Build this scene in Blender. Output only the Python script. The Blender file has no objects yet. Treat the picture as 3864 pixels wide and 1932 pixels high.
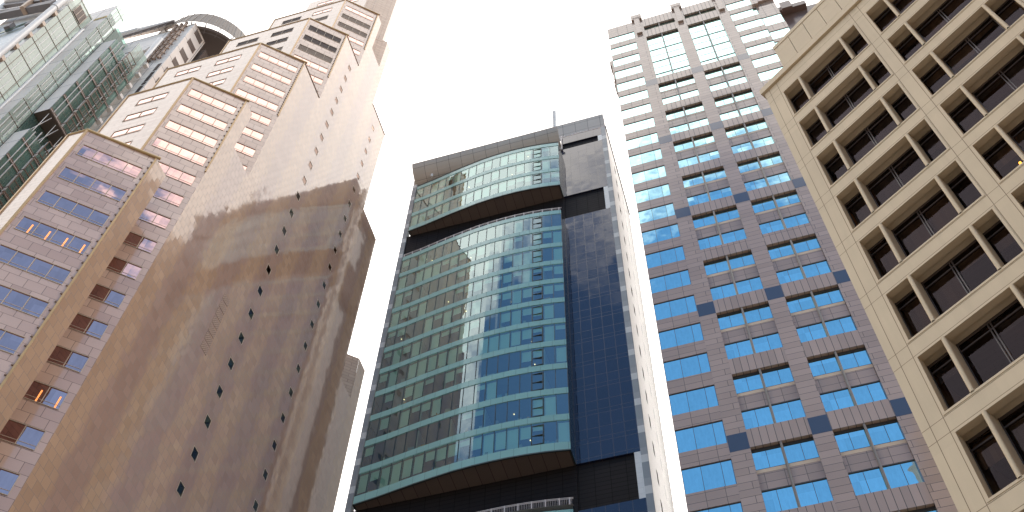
import bpy, math, random
from math import sin, cos, radians, pi
from mathutils import Vector, Matrix
random.seed(11)
SC = bpy.context.scene
COL = SC.collection
# ------------------------------------------------------------------ camera
TH, RO = radians(58.40), radians(2.128)
fw = Vector((0, cos(TH), sin(TH))); r0 = Vector((1, 0, 0)); u0_ = Vector((0, -sin(TH), cos(TH)))
rr = r0 * cos(RO) + u0_ * sin(RO); uu = u0_ * cos(RO) - r0 * sin(RO)
cam = bpy.data.cameras.new('camera'); cam.sensor_width = 36; cam.lens = 4010 / 3864 * 36
cam.clip_start = 0.1; cam.clip_end = 6000
co = bpy.data.objects.new('camera', cam); COL.objects.link(co)
M = Matrix((rr, uu, -fw)).transposed().to_4x4(); M.translation = (0, 0, 1.6)
co.matrix_world = M
SC.camera = co
# ------------------------------------------------------------------ sky, sun, exposure
SUN_AZ, SUN_EL = 105.0, 62.0
W = bpy.data.worlds.new('World'); SC.world = W; W.use_nodes = True
nt = W.node_tree; nt.nodes.clear(); N = nt.nodes.new; L = nt.links.new
sky = N('ShaderNodeTexSky'); sky.sky_type = 'NISHITA'; sky.sun_disc = False
sky.sun_elevation = radians(SUN_EL); sky.sun_rotation = radians(SUN_AZ)
sky.air_density = 1.0; sky.dust_density = 0.6; sky.ozone_density = 2.0
tc = N('ShaderNodeTexCoord')
dot = N('ShaderNodeVectorMath'); dot.operation = 'DOT_PRODUCT'
BA, BE = radians(192), radians(0)
dot.inputs[1].default_value = (sin(BA) * cos(BE), cos(BA) * cos(BE), sin(BE))
L(tc.outputs['Generated'], dot.inputs[0])
noi = N('ShaderNodeTexNoise'); noi.inputs['Scale'].default_value = 7.0; noi.inputs['Detail'].default_value = 7.0
noi.inputs['Roughness'].default_value = 0.6; noi.inputs['Distortion'].default_value = 0.6
L(tc.outputs['Generated'], noi.inputs['Vector'])
ma = N('ShaderNodeMath'); ma.operation = 'MULTIPLY_ADD'; ma.inputs[1].default_value = 0.30
L(noi.outputs['Fac'], ma.inputs[0]); L(dot.outputs['Value'], ma.inputs[2])
mr = N('ShaderNodeMapRange'); mr.interpolation_type = 'SMOOTHSTEP'
mr.inputs['From Min'].default_value = 0.57; mr.inputs['From Max'].default_value = 0.685
mr.inputs['To Min'].default_value = 1.0; mr.inputs['To Max'].default_value = 0.0
L(ma.outputs[0], mr.inputs['Value'])
sk = N('ShaderNodeVectorMath'); sk.operation = 'MULTIPLY'; sk.inputs[1].default_value = (1.5, 1.9, 2.05)
L(sky.outputs[0], sk.inputs[0])
mix = N('ShaderNodeMix'); mix.data_type = 'RGBA'
mix.inputs[7].default_value = (22.5, 21.3, 20.2, 1)   # bright overcast cloud layer
L(mr.outputs[0], mix.inputs[0]); L(sk.outputs[0], mix.inputs[6])
bg = N('ShaderNodeBackground'); bg.inputs['Strength'].default_value = 0.10
L(mix.outputs[2], bg.inputs['Color'])
wo = N('ShaderNodeOutputWorld'); L(bg.outputs[0], wo.inputs[0])
sun = bpy.data.lights.new('sun', 'SUN'); sun.energy = 0.6; sun.angle = radians(12); sun.color = (1, .95, .88)
so = bpy.data.objects.new('sun', sun); COL.objects.link(so)
sd = Vector((sin(radians(SUN_AZ)) * cos(radians(SUN_EL)), cos(radians(SUN_AZ)) * cos(radians(SUN_EL)), sin(radians(SUN_EL))))
so.rotation_euler = sd.to_track_quat('Z', 'Y').to_euler(); so.location = (0, 0, 300)
SC.view_settings.view_transform = 'Standard'; SC.view_settings.look = 'None'
SC.view_settings.exposure = 0.18; SC.view_settings.gamma = 1
SC.render.engine = 'CYCLES'
SC.cycles.max_bounces = 8; SC.cycles.glossy_bounces = 5; SC.cycles.transparent_max_bounces = 12
SC.cycles.transmission_bounces = 4; SC.cycles.sample_clamp_indirect = 6

# ------------------------------------------------------------------ materials
def new_mat(name):
    m = bpy.data.materials.new(name); m.use_nodes = True
    t = m.node_tree; b = t.nodes['Principled BSDF']
    return m, t, b
def math_(t, op, a, b=None, c=None):
    n = t.nodes.new('ShaderNodeMath'); n.operation = op
    for i, x in enumerate((a, b, c)):
        if x is None: continue
        if isinstance(x, (int, float)): n.inputs[i].default_value = x
        else: t.links.new(x, n.inputs[i])
    return n.outputs[0]
def mixc(t, f, a, b, mode='MIX'):
    n = t.nodes.new('ShaderNodeMix'); n.data_type = 'RGBA'; n.blend_type = mode
    for i, x in ((0, f), (6, a), (7, b)):
        if isinstance(x, (int, float)): n.inputs[i].default_value = x
        elif isinstance(x, tuple): n.inputs[i].default_value = (*x[:3], 1)
        else: t.links.new(x, n.inputs[i])
    return n.outputs[2]
def uvxy(t):
    u = t.nodes.new('ShaderNodeUVMap'); s = t.nodes.new('ShaderNodeSeparateXYZ')
    t.links.new(u.outputs[0], s.inputs[0]); return u.outputs[0], s.outputs[0], s.outputs[1]
def noise(t, vec, scale, detail=4, rough=.55):
    n = t.nodes.new('ShaderNodeTexNoise'); n.inputs['Scale'].default_value = scale
    n.inputs['Detail'].default_value = detail; n.inputs['Roughness'].default_value = rough
    t.links.new(vec, n.inputs['Vector']); return n.outputs['Fac']
def brick(t, vec, w, h, mortar, offset=.5):
    n = t.nodes.new('ShaderNodeTexBrick'); t.links.new(vec, n.inputs['Vector'])
    n.inputs['Color1'].default_value = (0, 0, 0, 1); n.inputs['Color2'].default_value = (1, 1, 1, 1)
    n.inputs['Mortar'].default_value = (.5, .5, .5, 1)
    n.inputs['Scale'].default_value = 1; n.inputs['Mortar Size'].default_value = mortar
    n.inputs['Mortar Smooth'].default_value = 0; n.inputs['Brick Width'].default_value = w
    n.inputs['Row Height'].default_value = h; n.offset = offset; n.squash = 1
    return n.outputs['Color'], n.outputs['Fac']
def jitter_normal(t, b, rnd, amt, wave=0.0, vec=None):
    wn = t.nodes.new('ShaderNodeTexWhiteNoise'); wn.noise_dimensions = '1D'
    t.links.new(rnd, wn.inputs['W'])
    s = t.nodes.new('ShaderNodeVectorMath'); s.operation = 'SUBTRACT'; s.inputs[1].default_value = (.5, .5, .5)
    t.links.new(wn.outputs['Color'], s.inputs[0])
    s2 = t.nodes.new('ShaderNodeVectorMath'); s2.operation = 'SCALE'; s2.inputs['Scale'].default_value = amt
    t.links.new(s.outputs[0], s2.inputs[0]); cur = s2.outputs[0]
    if wave:
        nz = t.nodes.new('ShaderNodeTexNoise'); nz.inputs['Scale'].default_value = .9; nz.inputs['Detail'].default_value = 2
        t.links.new(vec, nz.inputs['Vector'])
        q = t.nodes.new('ShaderNodeVectorMath'); q.operation = 'SUBTRACT'; q.inputs[1].default_value = (.5, .5, .5)
        t.links.new(nz.outputs['Color'], q.inputs[0])
        q2 = t.nodes.new('ShaderNodeVectorMath'); q2.operation = 'SCALE'; q2.inputs['Scale'].default_value = wave
        t.links.new(q.outputs[0], q2.inputs[0])
        ad = t.nodes.new('ShaderNodeVectorMath'); t.links.new(cur, ad.inputs[0]); t.links.new(q2.outputs[0], ad.inputs[1]); cur = ad.outputs[0]
    g = t.nodes.new('ShaderNodeNewGeometry')
    a = t.nodes.new('ShaderNodeVectorMath'); t.links.new(g.outputs['Normal'], a.inputs[0]); t.links.new(cur, a.inputs[1])
    nn = t.nodes.new('ShaderNodeVectorMath'); nn.operation = 'NORMALIZE'; t.links.new(a.outputs[0], nn.inputs[0])
    t.links.new(nn.outputs[0], b.inputs['Normal'])
def stone(name, c1, c2, w, h, mortar=.02, offset=.5, ior=1.6, rough=.08, jit=.01, grout=(.1, .08, .07), bands=None, speck=.25, soft=0.0):
    m, t, b = new_mat(name); uv, ux, uy = uvxy(t)
    rnd, fac = brick(t, uv, w, h, mortar, offset)
    f = rnd
    if bands:   # broad vertical bands of a second tone
        per, off, cb1, cb2 = bands
        nz = noise(t, uv, .35, 2)
        ph = math_(t, 'ADD', math_(t, 'MULTIPLY', ux, 1 / per), off)
        sn = math_(t, 'SINE', math_(t, 'MULTIPLY', ph, 2 * pi))
        q = math_(t, 'ADD', math_(t, 'MULTIPLY', sn, .9), math_(t, 'MULTIPLY', math_(t, 'SUBTRACT', nz, .5), 1.2))
        q = math_(t, 'ADD', q, math_(t, 'MULTIPLY', math_(t, 'SUBTRACT', rnd, .5), .9))
        mrn = t.nodes.new('ShaderNodeMapRange'); mrn.inputs['From Min'].default_value = -.25; mrn.inputs['From Max'].default_value = .25
        t.links.new(q, mrn.inputs['Value']); k = mrn.outputs[0]
        ca = mixc(t, f, c1, c2); cb = mixc(t, f, cb1, cb2); col = mixc(t, k, ca, cb)
    else:
        col = mixc(t, f, c1, c2)
    sp = noise(t, uv, 14, 3, .7)
    spm = math_(t, 'ADD', math_(t, 'MULTIPLY', math_(t, 'SUBTRACT', sp, .5), speck), 1.0)
    big = noise(t, uv, .25, 3)
    spm = math_(t, 'MULTIPLY', spm, math_(t, 'ADD', math_(t, 'MULTIPLY', math_(t, 'SUBTRACT', big, .5), .25), 1.0))
    comb = t.nodes.new('ShaderNodeVectorMath'); comb.operation = 'SCALE'
    t.links.new(col, comb.inputs[0]); t.links.new(spm, comb.inputs['Scale'])
    col = mixc(t, fac, comb.outputs[0], grout)
    t.links.new(col, b.inputs['Base Color'])
    b.inputs['IOR'].default_value = ior
    rg = math_(t, 'ADD', math_(t, 'MULTIPLY', fac, .5), rough)
    t.links.new(rg, b.inputs['Roughness'])
    if jit: jitter_normal(t, b, rnd, jit, soft, uv)
    return m
def plain(name, c, rough=.5, metal=0, ior=1.5, var=.12, nscale=.8, dirt=0.0):
    m, t, b = new_mat(name)
    g = t.nodes.new('ShaderNodeTexCoord')
    nz = noise(t, g.outputs['Object'], nscale, 5, .6)
    k = math_(t, 'ADD', math_(t, 'MULTIPLY', math_(t, 'SUBTRACT', nz, .5), var * 2), 1.0)
    s = t.nodes.new('ShaderNodeVectorMath'); s.operation = 'SCALE'; s.inputs[0].default_value = c[:3]
    t.links.new(k, s.inputs['Scale']); t.links.new(s.outputs[0], b.inputs['Base Color'])
    b.inputs['Roughness'].default_value = rough; b.inputs['Metallic'].default_value = metal; b.inputs['IOR'].default_value = ior
    return m
def mirror_glass(name, tint, rough=.02, wave=.02, w=1.2, h=3.5, jit=.01, dark=(.02, .02, .03), metal=1.0):
    """coated reflective window glass"""
    m, t, b = new_mat(name); uv, ux, uy = uvxy(t)
    rnd, fac = brick(t, uv, w, h, 0, 0)
    mp = t.nodes.new('ShaderNodeMapping'); mp.inputs['Scale'].default_value = (3.0, .8, 1); t.links.new(uv, mp.inputs['Vector'])
    nz = noise(t, mp.outputs[0], 1.4, 5, .7)
    k = math_(t, 'ADD', math_(t, 'MULTIPLY', math_(t, 'SUBTRACT', nz, .5), .30), math_(t, 'MULTIPLY_ADD', rnd, .14, .92))
    vs = t.nodes.new('ShaderNodeVectorMath'); vs.operation = 'SCALE'; vs.inputs[0].default_value = tint; t.links.new(k, vs.inputs['Scale'])
    t.links.new(vs.outputs[0], b.inputs['Base Color']); b.inputs['Metallic'].default_value = metal
    b.inputs['Roughness'].default_value = rough
    jitter_normal(t, b, rnd, jit, wave, uv)
    return m
def clear_glass(name, tint, refl, reft=(1, 1, 1), wave=.012, w=1.2, h=3.76, jit=.008, body=None, bodyf=0.0):
    """see-through coated glass: transparent + mirror weighted by facing"""
    m, t, b = new_mat(name); uv, ux, uy = uvxy(t); t.nodes.remove(b)
    tr = t.nodes.new('ShaderNodeBsdfTransparent'); tr.inputs[0].default_value = (*tint, 1)
    gl = t.nodes.new('ShaderNodeBsdfGlossy'); gl.inputs['Roughness'].default_value = .01; gl.inputs[0].default_value = (*reft, 1)
    fr = t.nodes.new('ShaderNodeFresnel'); fr.inputs[0].default_value = 1.5
    rnd, fac = brick(t, uv, w, h, 0, 0)
    jitter_normal(t, gl, rnd, jit, wave, uv)
    k = math_(t, 'MULTIPLY_ADD', fr.outputs[0], 1 - refl, refl)
    mx = t.nodes.new('ShaderNodeMixShader'); t.links.new(k, mx.inputs[0])
    t.links.new(tr.outputs[0], mx.inputs[1]); t.links.new(gl.outputs[0], mx.inputs[2])
    out = t.nodes['Material Output']; t.links.new(mx.outputs[0], out.inputs[0])
    return m
def emit(name, c, s):
    m, t, b = new_mat(name); b.inputs['Base Color'].default_value = (*c, 1)
    b.inputs['Emission Color'].default_value = (*c, 1); b.inputs['Emission Strength'].default_value = s
    return m

# ------------------------------------------------------------------ mesh helpers
class Fr:
    """vertical plane frame: u along azimuth A, v outward (azimuth A+90), z up"""
    def __init__(s, O, A, k=1.0):
        s.O = Vector((O[0], O[1])); a = radians(A); s.A = A; s.k = k
        s.h = Vector((sin(a), cos(a))); s.n = Vector((cos(a), -sin(a)))
    def p(s, u, v, z):
        q = s.O + s.h * u + s.n * v
        return Vector((q.x * s.k, q.y * s.k, (z - 1.6) * s.k + 1.6))
    def xy(s, u, v=0):
        q = s.O + s.h * u + s.n * v; return (q.x, q.y)
CAM = Vector((0, 0, 1.6))
class MB:
    def __init__(s): s.v = []; s.f = []; s.uv = []; s.mi = []; s.sm = []
    def poly(s, pts, uvs=None, mi=0, away=None, sm=False):
        pts = [Vector(p) for p in pts]
        n = (pts[1] - pts[0]).cross(pts[2] - pts[0])
        c = sum(pts, Vector()) / len(pts)
        ref = (c - away) if away is not None else (CAM - c)
        if uvs is None:
            uvs = [(p.x + p.y, p.z) for p in pts]
        if n.dot(ref) < 0: pts = pts[::-1]; uvs = uvs[::-1]
        i = len(s.v); s.v += pts; s.f.append(list(range(i, i + len(pts)))); s.uv += uvs; s.mi.append(mi); s.sm.append(sm)
    def box(s, F, u0, u1, v0, v1, z0, z1, mi=0):
        P = F.p; c = P((u0 + u1) / 2, (v0 + v1) / 2, (z0 + z1) / 2)
        def q(cs, uf): s.poly([P(*x) for x in cs], [uf(x) for x in cs], mi, c)
        for v in (v0, v1): q([(u0, v, z0), (u1, v, z0), (u1, v, z1), (u0, v, z1)], lambda x: (x[0], x[2]))
        for u in (u0, u1): q([(u, v0, z0), (u, v1, z0), (u, v1, z1), (u, v0, z1)], lambda x: (x[1], x[2]))
        for z in (z0, z1): q([(u0, v0, z), (u1, v0, z), (u1, v1, z), (u0, v1, z)], lambda x: (x[0], x[1]))
    def face(s, F, u0, u1, z0, z1, v=0, mi=0):
        s.poly([F.p(u0, v, z0), F.p(u1, v, z0), F.p(u1, v, z1), F.p(u0, v, z1)], [(u0, z0), (u1, z0), (u1, z1), (u0, z1)], mi)
    def prism(s, pts, z0, z1, mi=0, mis=None, top=True, k=1.0):
        """plan polygon extruded up; uv in metres round the outline"""
        n = len(pts); c = Vector((sum(p[0] for p in pts) / n, sum(p[1] for p in pts) / n, (z0 + z1) / 2)); d = 0
        for i in range(n):
            a = pts[i]; b = pts[(i + 1) % n]; l = math.hypot(b[0] - a[0], b[1] - a[1])
            A = Vector((a[0], a[1], z0)); B = Vector((b[0], b[1], z0)); T = Vector((0, 0, z1 - z0))
            s.poly([A, B, B + T, A + T], [(d, z0), (d + l, z0), (d + l, z1), (d, z1)], mis[i] if mis else mi, c); d += l
        if top:
            for z in (z1, z0): s.poly([(p[0], p[1], z) for p in pts], [(p[0], p[1]) for p in pts], mi, c)
    def tube(s, a, b, r, n=10, mi=0, caps=True, r2=None):
        a = Vector(a); b = Vector(b); d = (b - a).normalized(); r2 = r if r2 is None else r2
        x = d.orthogonal().normalized(); y = d.cross(x); c = (a + b) / 2; l = (b - a).length
        ring = [(cos(2 * pi * i / n), sin(2 * pi * i / n)) for i in range(n)]
        for i in range(n):
            p, q = ring[i], ring[(i + 1) % n]
            s.poly([a + (x * p[0] + y * p[1]) * r, a + (x * q[0] + y * q[1]) * r, b + (x * q[0] + y * q[1]) * r2, b + (x * p[0] + y * p[1]) * r2],
                   [(i / n, 0), ((i + 1) / n, 0), ((i + 1) / n, l), (i / n, l)], mi, c, sm=True)
        if caps:
            for e, R in ((a, r), (b, r2)): s.poly([e + (x * p[0] + y * p[1]) * R for p in ring], [(p[0], p[1]) for p in ring], mi, c)
    def bar(s, a, b, w, h, mi=0):
        """rectangular beam between two points, h measured upwards"""
        a = Vector(a); b = Vector(b); d = (b - a).normalized(); up = Vector((0, 0, 1))
        if abs(d.z) > .95: up = Vector((1, 0, 0))
        x = d.cross(up).normalized(); y = x.cross(d).normalized(); c = (a + b) / 2
        P = [a + x * i * w / 2 + y * j * h / 2 for i, j in ((-1, -1), (1, -1), (1, 1), (-1, 1))]
        Q = [b + x * i * w / 2 + y * j * h / 2 for i, j in ((-1, -1), (1, -1), (1, 1), (-1, 1))]
        l = (b - a).length
        for i in range(4):
            j = (i + 1) % 4; s.poly([P[i], P[j], Q[j], Q[i]], [(0, 0), (w, 0), (w, l), (0, l)], mi, c)
        s.poly(P, [(0, 0), (w, 0), (w, h), (0, h)], mi, c); s.poly(Q, [(0, 0), (w, 0), (w, h), (0, h)], mi, c)
    def grid(s, F, u0, u1, z0, z1, holes, depth=.2, v=0, mi=0, rmi=None, top=None):
        """wall face with real openings; reveals run back by depth. top(u)->height limits the face"""
        us = sorted({u0, u1, *[x for h in holes for x in h[:2]], *([x for x in top if isinstance(x, float)] if isinstance(top, list) else [])})
        zs = sorted({z0, z1, *[x for h in holes for x in h[2:4]]})
        us = [x for x in us if u0 <= x <= u1]; zs = [x for x in zs if z0 <= x <= z1]
        for i in range(len(us) - 1):
            uc = (us[i] + us[i + 1]) / 2; run = None
            for j in range(len(zs) - 1):
                zc = (zs[j] + zs[j + 1]) / 2
                hole = any(h[0] < uc < h[1] and h[2] < zc < h[3] for h in holes)
                if hole:
                    if run is not None: s.face(F, us[i], us[i + 1], run, zs[j], v, mi); run = None
                elif run is None: run = zs[j]
            if run is not None: s.face(F, us[i], us[i + 1], run, zs[-1], v, mi)
        rm = mi if rmi is None else rmi
        for h in holes:
            a, b, c, d = h[:4]; P = F.p; w = v - depth
            for (x, y) in ((a, 0), (b, 0)):
                s.poly([P(x, v, c), P(x, w, c), P(x, w, d), P(x, v, d)], [(v, c), (w, c), (w, d), (v, d)], rm, P(x + (1 if x == a else -1) * -9, v, (c + d) / 2))
            for z in (c, d):
                s.poly([P(a, v, z), P(b, v, z), P(b, w, z), P(a, w, z)], [(a, v), (b, v), (b, w), (a, w)], rm, P((a + b) / 2, v, z + (-9 if z == c else 9)))
    def build(s, name, mats, parent=None, label=None, root=None):
        if not s.f: return None
        o0 = Vector(ROOTS.get(parent.name if parent else None, (0, 0, 0))) if parent else Vector((0, 0, 0))
        me = bpy.data.meshes.new(name)
        me.from_pydata([tuple(p - o0) for p in s.v], [], s.f)
        if not isinstance(mats, (list, tuple)): mats = [mats]
        for m in mats: me.materials.append(m)
        me.polygons.foreach_set('material_index', s.mi); me.polygons.foreach_set('use_smooth', s.sm)
        uvl = me.uv_layers.new(name='UVMap'); fl = [c for p in s.uv for c in (p[0], p[1])]
        uvl.data.foreach_set('uv', fl); me.update()
        o = bpy.data.objects.new(name, me); COL.objects.link(o)
        if parent: o.parent = parent; ROOTS[o.name] = tuple(o0)
        if label: o['label'] = label
        return o
ROOTS = {}
def thing(name, label, cat, loc, group=None):
    o = bpy.data.objects.new(name, None); COL.objects.link(o); o.location = loc
    o['label'] = label; o['category'] = cat
    if group: o['group'] = group
    ROOTS[o.name] = tuple(loc); return o
def dup(o, dz=0, d=None, parent=None):
    """copy of a part (and its sub-parts), shifted"""
    c = o.copy(); COL.objects.link(c); c.parent = parent or o.parent
    if d is None: d = Vector((0, 0, dz))
    c.location = o.location + d; ROOTS[c.name] = ROOTS.get(o.name, (0, 0, 0))
    for ch in KIDS.get(o.name, []):
        g = ch.copy(); COL.objects.link(g); g.parent = c
    return c
KIDS = {}
def kid(parent, o):
    if o is not None: KIDS.setdefault(parent.name, []).append(o)
    return o
# ------------------------------------------------------------------ palette
m_asphalt = stone('asphalt', (.05, .05, .05), (.06, .058, .056), 8, 8, 0, 0, 1.45, .85, 0, (.05, .05, .05))
m_paving = stone('paving', (.3, .28, .26), (.36, .34, .31), .6, .6, .01, 0, 1.45, .8, 0, (.15, .14, .13))
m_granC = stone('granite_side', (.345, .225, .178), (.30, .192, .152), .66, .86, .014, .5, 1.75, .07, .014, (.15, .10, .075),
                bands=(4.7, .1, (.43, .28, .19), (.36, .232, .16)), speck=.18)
m_granA = stone('granite_front', (.42, .285, .225), (.52, .37, .30), 1.17, .92, .018, .5, 1.7, .07, .012, (.12, .07, .05), speck=.15)
m_granB = stone('granite_flank', (.42, .285, .22), (.50, .35, .28), 1.9, .46, .012, .5, 1.7, .1, .01, (.17, .11, .08), speck=.12)
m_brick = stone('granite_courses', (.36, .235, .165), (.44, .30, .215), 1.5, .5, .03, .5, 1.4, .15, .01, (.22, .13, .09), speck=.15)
m_gold = plain('bronze_trim', (.46, .29, .13), .35, .35, 1.5, .25, 1.2)
m_golddk = plain('bronze_trim_dark', (.17, .10, .06), .4, .3, 1.5, .2, 2)
m_frameA = plain('bronze_window_frame', (.40, .31, .23), .45, .1, 1.5, .15)
m_glassA = mirror_glass('bronze_window_glass', (.68, .43, .38), .02, .03, 1.16, 3.675, .018)
m_glassS = clear_glass('small_window_glass', (.35, .26, .2), .16, (.7, .52, .45))
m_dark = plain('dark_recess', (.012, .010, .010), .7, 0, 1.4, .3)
m_inside = plain('dark_room', (.05, .04, .03), .9)
m_louvbr = stone('brown_louvre', (.05, .028, .022), (.075, .045, .035), 6, .16, .03, 0, 1.4, .6, 0, (.02, .012, .01), speck=.1)
m_louvtan = stone('tan_louvre', (.22, .16, .12), (.27, .2, .15), 6, .2, .05, 0, 1.4, .6, 0, (.1, .07, .055), speck=.1)
m_orange_glint = emit('orange_glint_strip', (1.0, .32, .08), .9)  # emissive stand-in for the orange brick reflection in the lower windows
# ------------------------------------------------------------------ ground
g = MB(); g.poly([(-900, -900, 0), (900, -900, 0), (900, 900, 0), (-900, 900, 0)], [(-900, -900), (900, -900), (900, 900), (-900, 900)])
o = g.build('ground', m_paving); o['kind'] = 'structure'
FR = Fr((0, 0), 17.9)
g = MB(); g.poly([FR.p(-120, -7, .004), FR.p(160, -7, .004), FR.p(160, 2, .004), FR.p(-120, 2, .004)], [(0, 0), (280, 0), (280, 9), (0, 9)])
o = g.build('road', m_asphalt); o['kind'] = 'structure'
g = MB()
g.box(FR, -120, 36, -13, -7, .001, .13); g.box(FR, -120, 36, 2, 5.5, .001, .13)
o = g.build('pavement', m_paving); o['kind'] = 'structure'
g = MB()
for i in range(-15, 20): g.face(Fr((0, 0), 17.9), 0, 0, 0, 0) if False else g.poly([FR.p(i * 8, -2.57, .008), FR.p(i * 8 + 3, -2.57, .008), FR.p(i * 8 + 3, -2.45, .008), FR.p(i * 8, -2.45, .008)], [(0, 0), (3, 0), (3, .1), (0, .1)])
o = g.build('road_marking', plain('white_paint', (.75, .75, .72), .6)); o['kind'] = 'structure'

# ------------------------------------------------------------------ stepped granite tower (left)
def build_granite_tower():
    P2 = Vector((-27.03, 43.25)); FC = Fr(P2, 17.9)
    root = thing('granite_tower', 'stepped brown granite tower with bronze roof pipes and one huge blank side wall', 'office tower', (P2.x, P2.y, 0))
    a = Vector((sin(radians(66.1)), cos(radians(66.1)))); b = Vector((sin(radians(107.9)), cos(radians(107.9))))
    h = FC.h; n = FC.n
    def C(u, out=0): return P2 + h * u + n * out
    AW = 5.57
    # (corner u, out, roof z, flank width, far end of the body)
    blocks = {1: (-5.24, .53, 76.1, 1.62, -3.6), 2: (0, 0, 99.45, 7.05, 34.4), 3: (4.69, 0, 121.4, 12.1, 29.8),
              4: (9.41, 0, 143.5, 12.1, 25.1), 5: (14.06, 0, 165.3, 12.1, 20.0), 6: (18.6, 0, 187.2, 12.1, 19.9)}
    FL = 3.675
    def winA(F, z, us, zh=1.72, root_=root, mats=(m_glassA, m_frameA), louv=None, glint=False, ledge=True):
        """bronze framed strip window; F is the face frame, us pane edges (negative to 0), z = head"""
        u0, u1 = us[0], us[-1]; z0 = z - zh
        f = MB(); v0, v1 = -.05, .025
        f.box(F, u0, u0 + .05, v0, v1, z0, z); f.box(F, u1 - .05, u1, v0, v1, z0, z)
        f.box(F, u0 + .07, u1 - .07, v0, v1, z - .05, z); f.box(F, u0 + .07, u1 - .07, v0, v1 + .02, z0, z0 + .05)
        for x in us[1:-1]: f.box(F, x - .025, x + .025, v0, v1 - .01, z0 + .05, z - .05)
        if louv is None:
            f.box(F, u0 + .07, u1 - .07, v0, v1 - .04, z0 + .37, z0 + .405)
        w = f.build('window', mats[1], root_)
        p = MB()
        for i in range(len(us) - 1):
            x0, x1 = us[i] + .035, us[i + 1] - .035
            p.face(F, x0, x1, z0 + .03, z - .03, -.03)
        kid(w, p.build('louvre' if louv else 'pane', louv or mats[0], w))
        if glint:
            q = MB()
            for i in range(len(us) - 1):
                x = us[i + 1] - .3
                q.box(F, x - .05, x + .05, -.025, -.02, z0 + .08, z - .55)
            kid(w, q.build('orange_glint', m_orange_glint, w))  # reflection added as glowing strips on the panes, no lamp behind
        return w
    for i, (u, out, zt, bw, ue) in blocks.items():
        c = C(u, out); l = c - a * AW; bl = l - b * bw
        FA = Fr(c, 66.1); FB = Fr(l, 107.9); FCi = Fr(c, 17.9)
        
        # ---- side wall C handled below for 2..6
        w = MB(); holes = []
        rowsA = [zt - 2.03 - FL * k for k in range(40)]
        lowcut = {1: 40, 2: 36, 3: 90, 4: 118, 5: 140, 6: 160}[i]
        rowsA = [z for z in rowsA if z > lowcut]
        for z in rowsA: holes.append((-5.1, -.43, z - 1.72, z))
        w.grid(FA, -AW, 0 if i < 6 else -4.2, 0, zt, holes if i < 6 else [], .06, 0, 0)
        if i == 6: w.face(FA, -4.2, 0, 0, 164.9)
        wa = w.build('front_wall', m_granA if i < 6 else m_brick, root)
        if i < 6:
            for k, z in enumerate(rowsA):
                lv = None; glint = False
                if i == 4 and k < 2: lv = m_louvbr
                if i == 4 and k == 2: lv = m_louvtan
                if i == 5 and k in (1, 2): lv = m_louvtan
                if (i, k) in ((1, 3), (2, 12)): glint = True
                winA(FA, z, [-5.1, -3.94, -2.77, -1.6, -.43], louv=lv, glint=glint)
        # flank wall (faces the viewer, recedes left)
        holesB = []
        rowsB = [zt - 2.25 - FL * k for k in range(3)]
        if bw > 5: holesB += [(-5.0, -1.78, z - 1.55, z, k) for k, z in enumerate(rowsB)] + ([(-5.0, -1.78, rowsB[2] - FL - 1.55, rowsB[2] - FL, 3)] if i == 2 else [])
        if bw > 10: holesB += [(-10.12, -6.95, rowsB[0] - 1.55, rowsB[0], 0)]
        w = MB(); w.grid(FB, -bw, 0, 0, zt, [x[:4] for x in holesB], .06)
        w.build('flank_wall', m_granB, root)
        for x in holesB:
            lv = None
            if i == 4: lv = m_louvbr if x[4] < 2 else m_louvtan
            if i == 5 and x[4] == 0 and x[0] < -9: lv = m_louvbr
            if i == 5 and x[4] > 0: lv = m_louvtan
            winA(FB, x[3], [x[0], (x[0] + x[1]) / 2, x[1]], 1.55, louv=lv)
        # hidden end, left side and roof close the body
        w = MB()
        l2 = l + h * 4.65
        faces = [(bl, bl + h * 12, zt)]
        if 1 < i < 6: faces += [(C(ue), C(ue) - n * 12, {2: 98.7, 3: 120.9, 4: 143.2, 5: 164.9}[i])]
        if i == 1: faces += [(C(-3.64, .53), C(-3.64, -4.1), 76.1)]
        if i == 2: faces += [(C(1.47), C(1.47) - n * 3, 99.4)]
        if i == 5: faces += [(C(15.5), C(15.5) - n * 3, 165.3)]
        for p, q, zz in faces:
            d = (q - p).length
            w.poly([(*p, 0), (*q, 0), (*q, zz), (*p, zz)], [(0, 0), (d, 0), (d, zz), (0, zz)], 0)
        if i < 6: w.poly([(*q, zt - .02) for q in (c, l, bl, bl + h * 4.65, l2, C(u + (1.45 if i in (1, 2, 5) else 4.6), out))], None, 0)
        w.build('back_wall', m_granB, root)
        if i < 6:
            t = MB(); zz = zt + .04
            t.tube((*(c + n * .15 + a * .15), zz), (*l, zz), .13); t.tube((*l, zz), (*(bl), zz), .11)
            t.build('roof_pipe', m_gold, root)
            t = MB()
            t.box(FA, -AW - .05, -AW + .12, 0.005, .10, 0, zt - .1)
            t.box(FB, -bw - .04, -bw + .08, .005, .09, 0, zt - .1)
            zb = zt - 15.5 if i > 1 else 20
            t.box(FA, -.09, .05, .005, .11, zb, zt - .1)
            t.build('corner_trim', m_gold, root)
            t = MB(); z = zt - .9
            while z > zb:
                t.box(FA, -.24, -.09, .004, .07, z, z + .1); z -= .92 if i in (1, 2) else .55
            t.box(FA, -.11, -.088, .003, .05, zb, zt - .8); t.build('trim_bracket', m_golddk, root)
            if i in (3, 4):
                t = MB(); t.bar((*(c + n * .02), zt), (*C(u + 4.65, .02), zt), .1, .12); t.build('roof_edging', m_golddk, root)
    # block 1 side wall
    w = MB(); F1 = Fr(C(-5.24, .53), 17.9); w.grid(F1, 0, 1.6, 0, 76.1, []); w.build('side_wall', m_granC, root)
    # big side wall, stepped outline both ends
    S = 3.69
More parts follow.
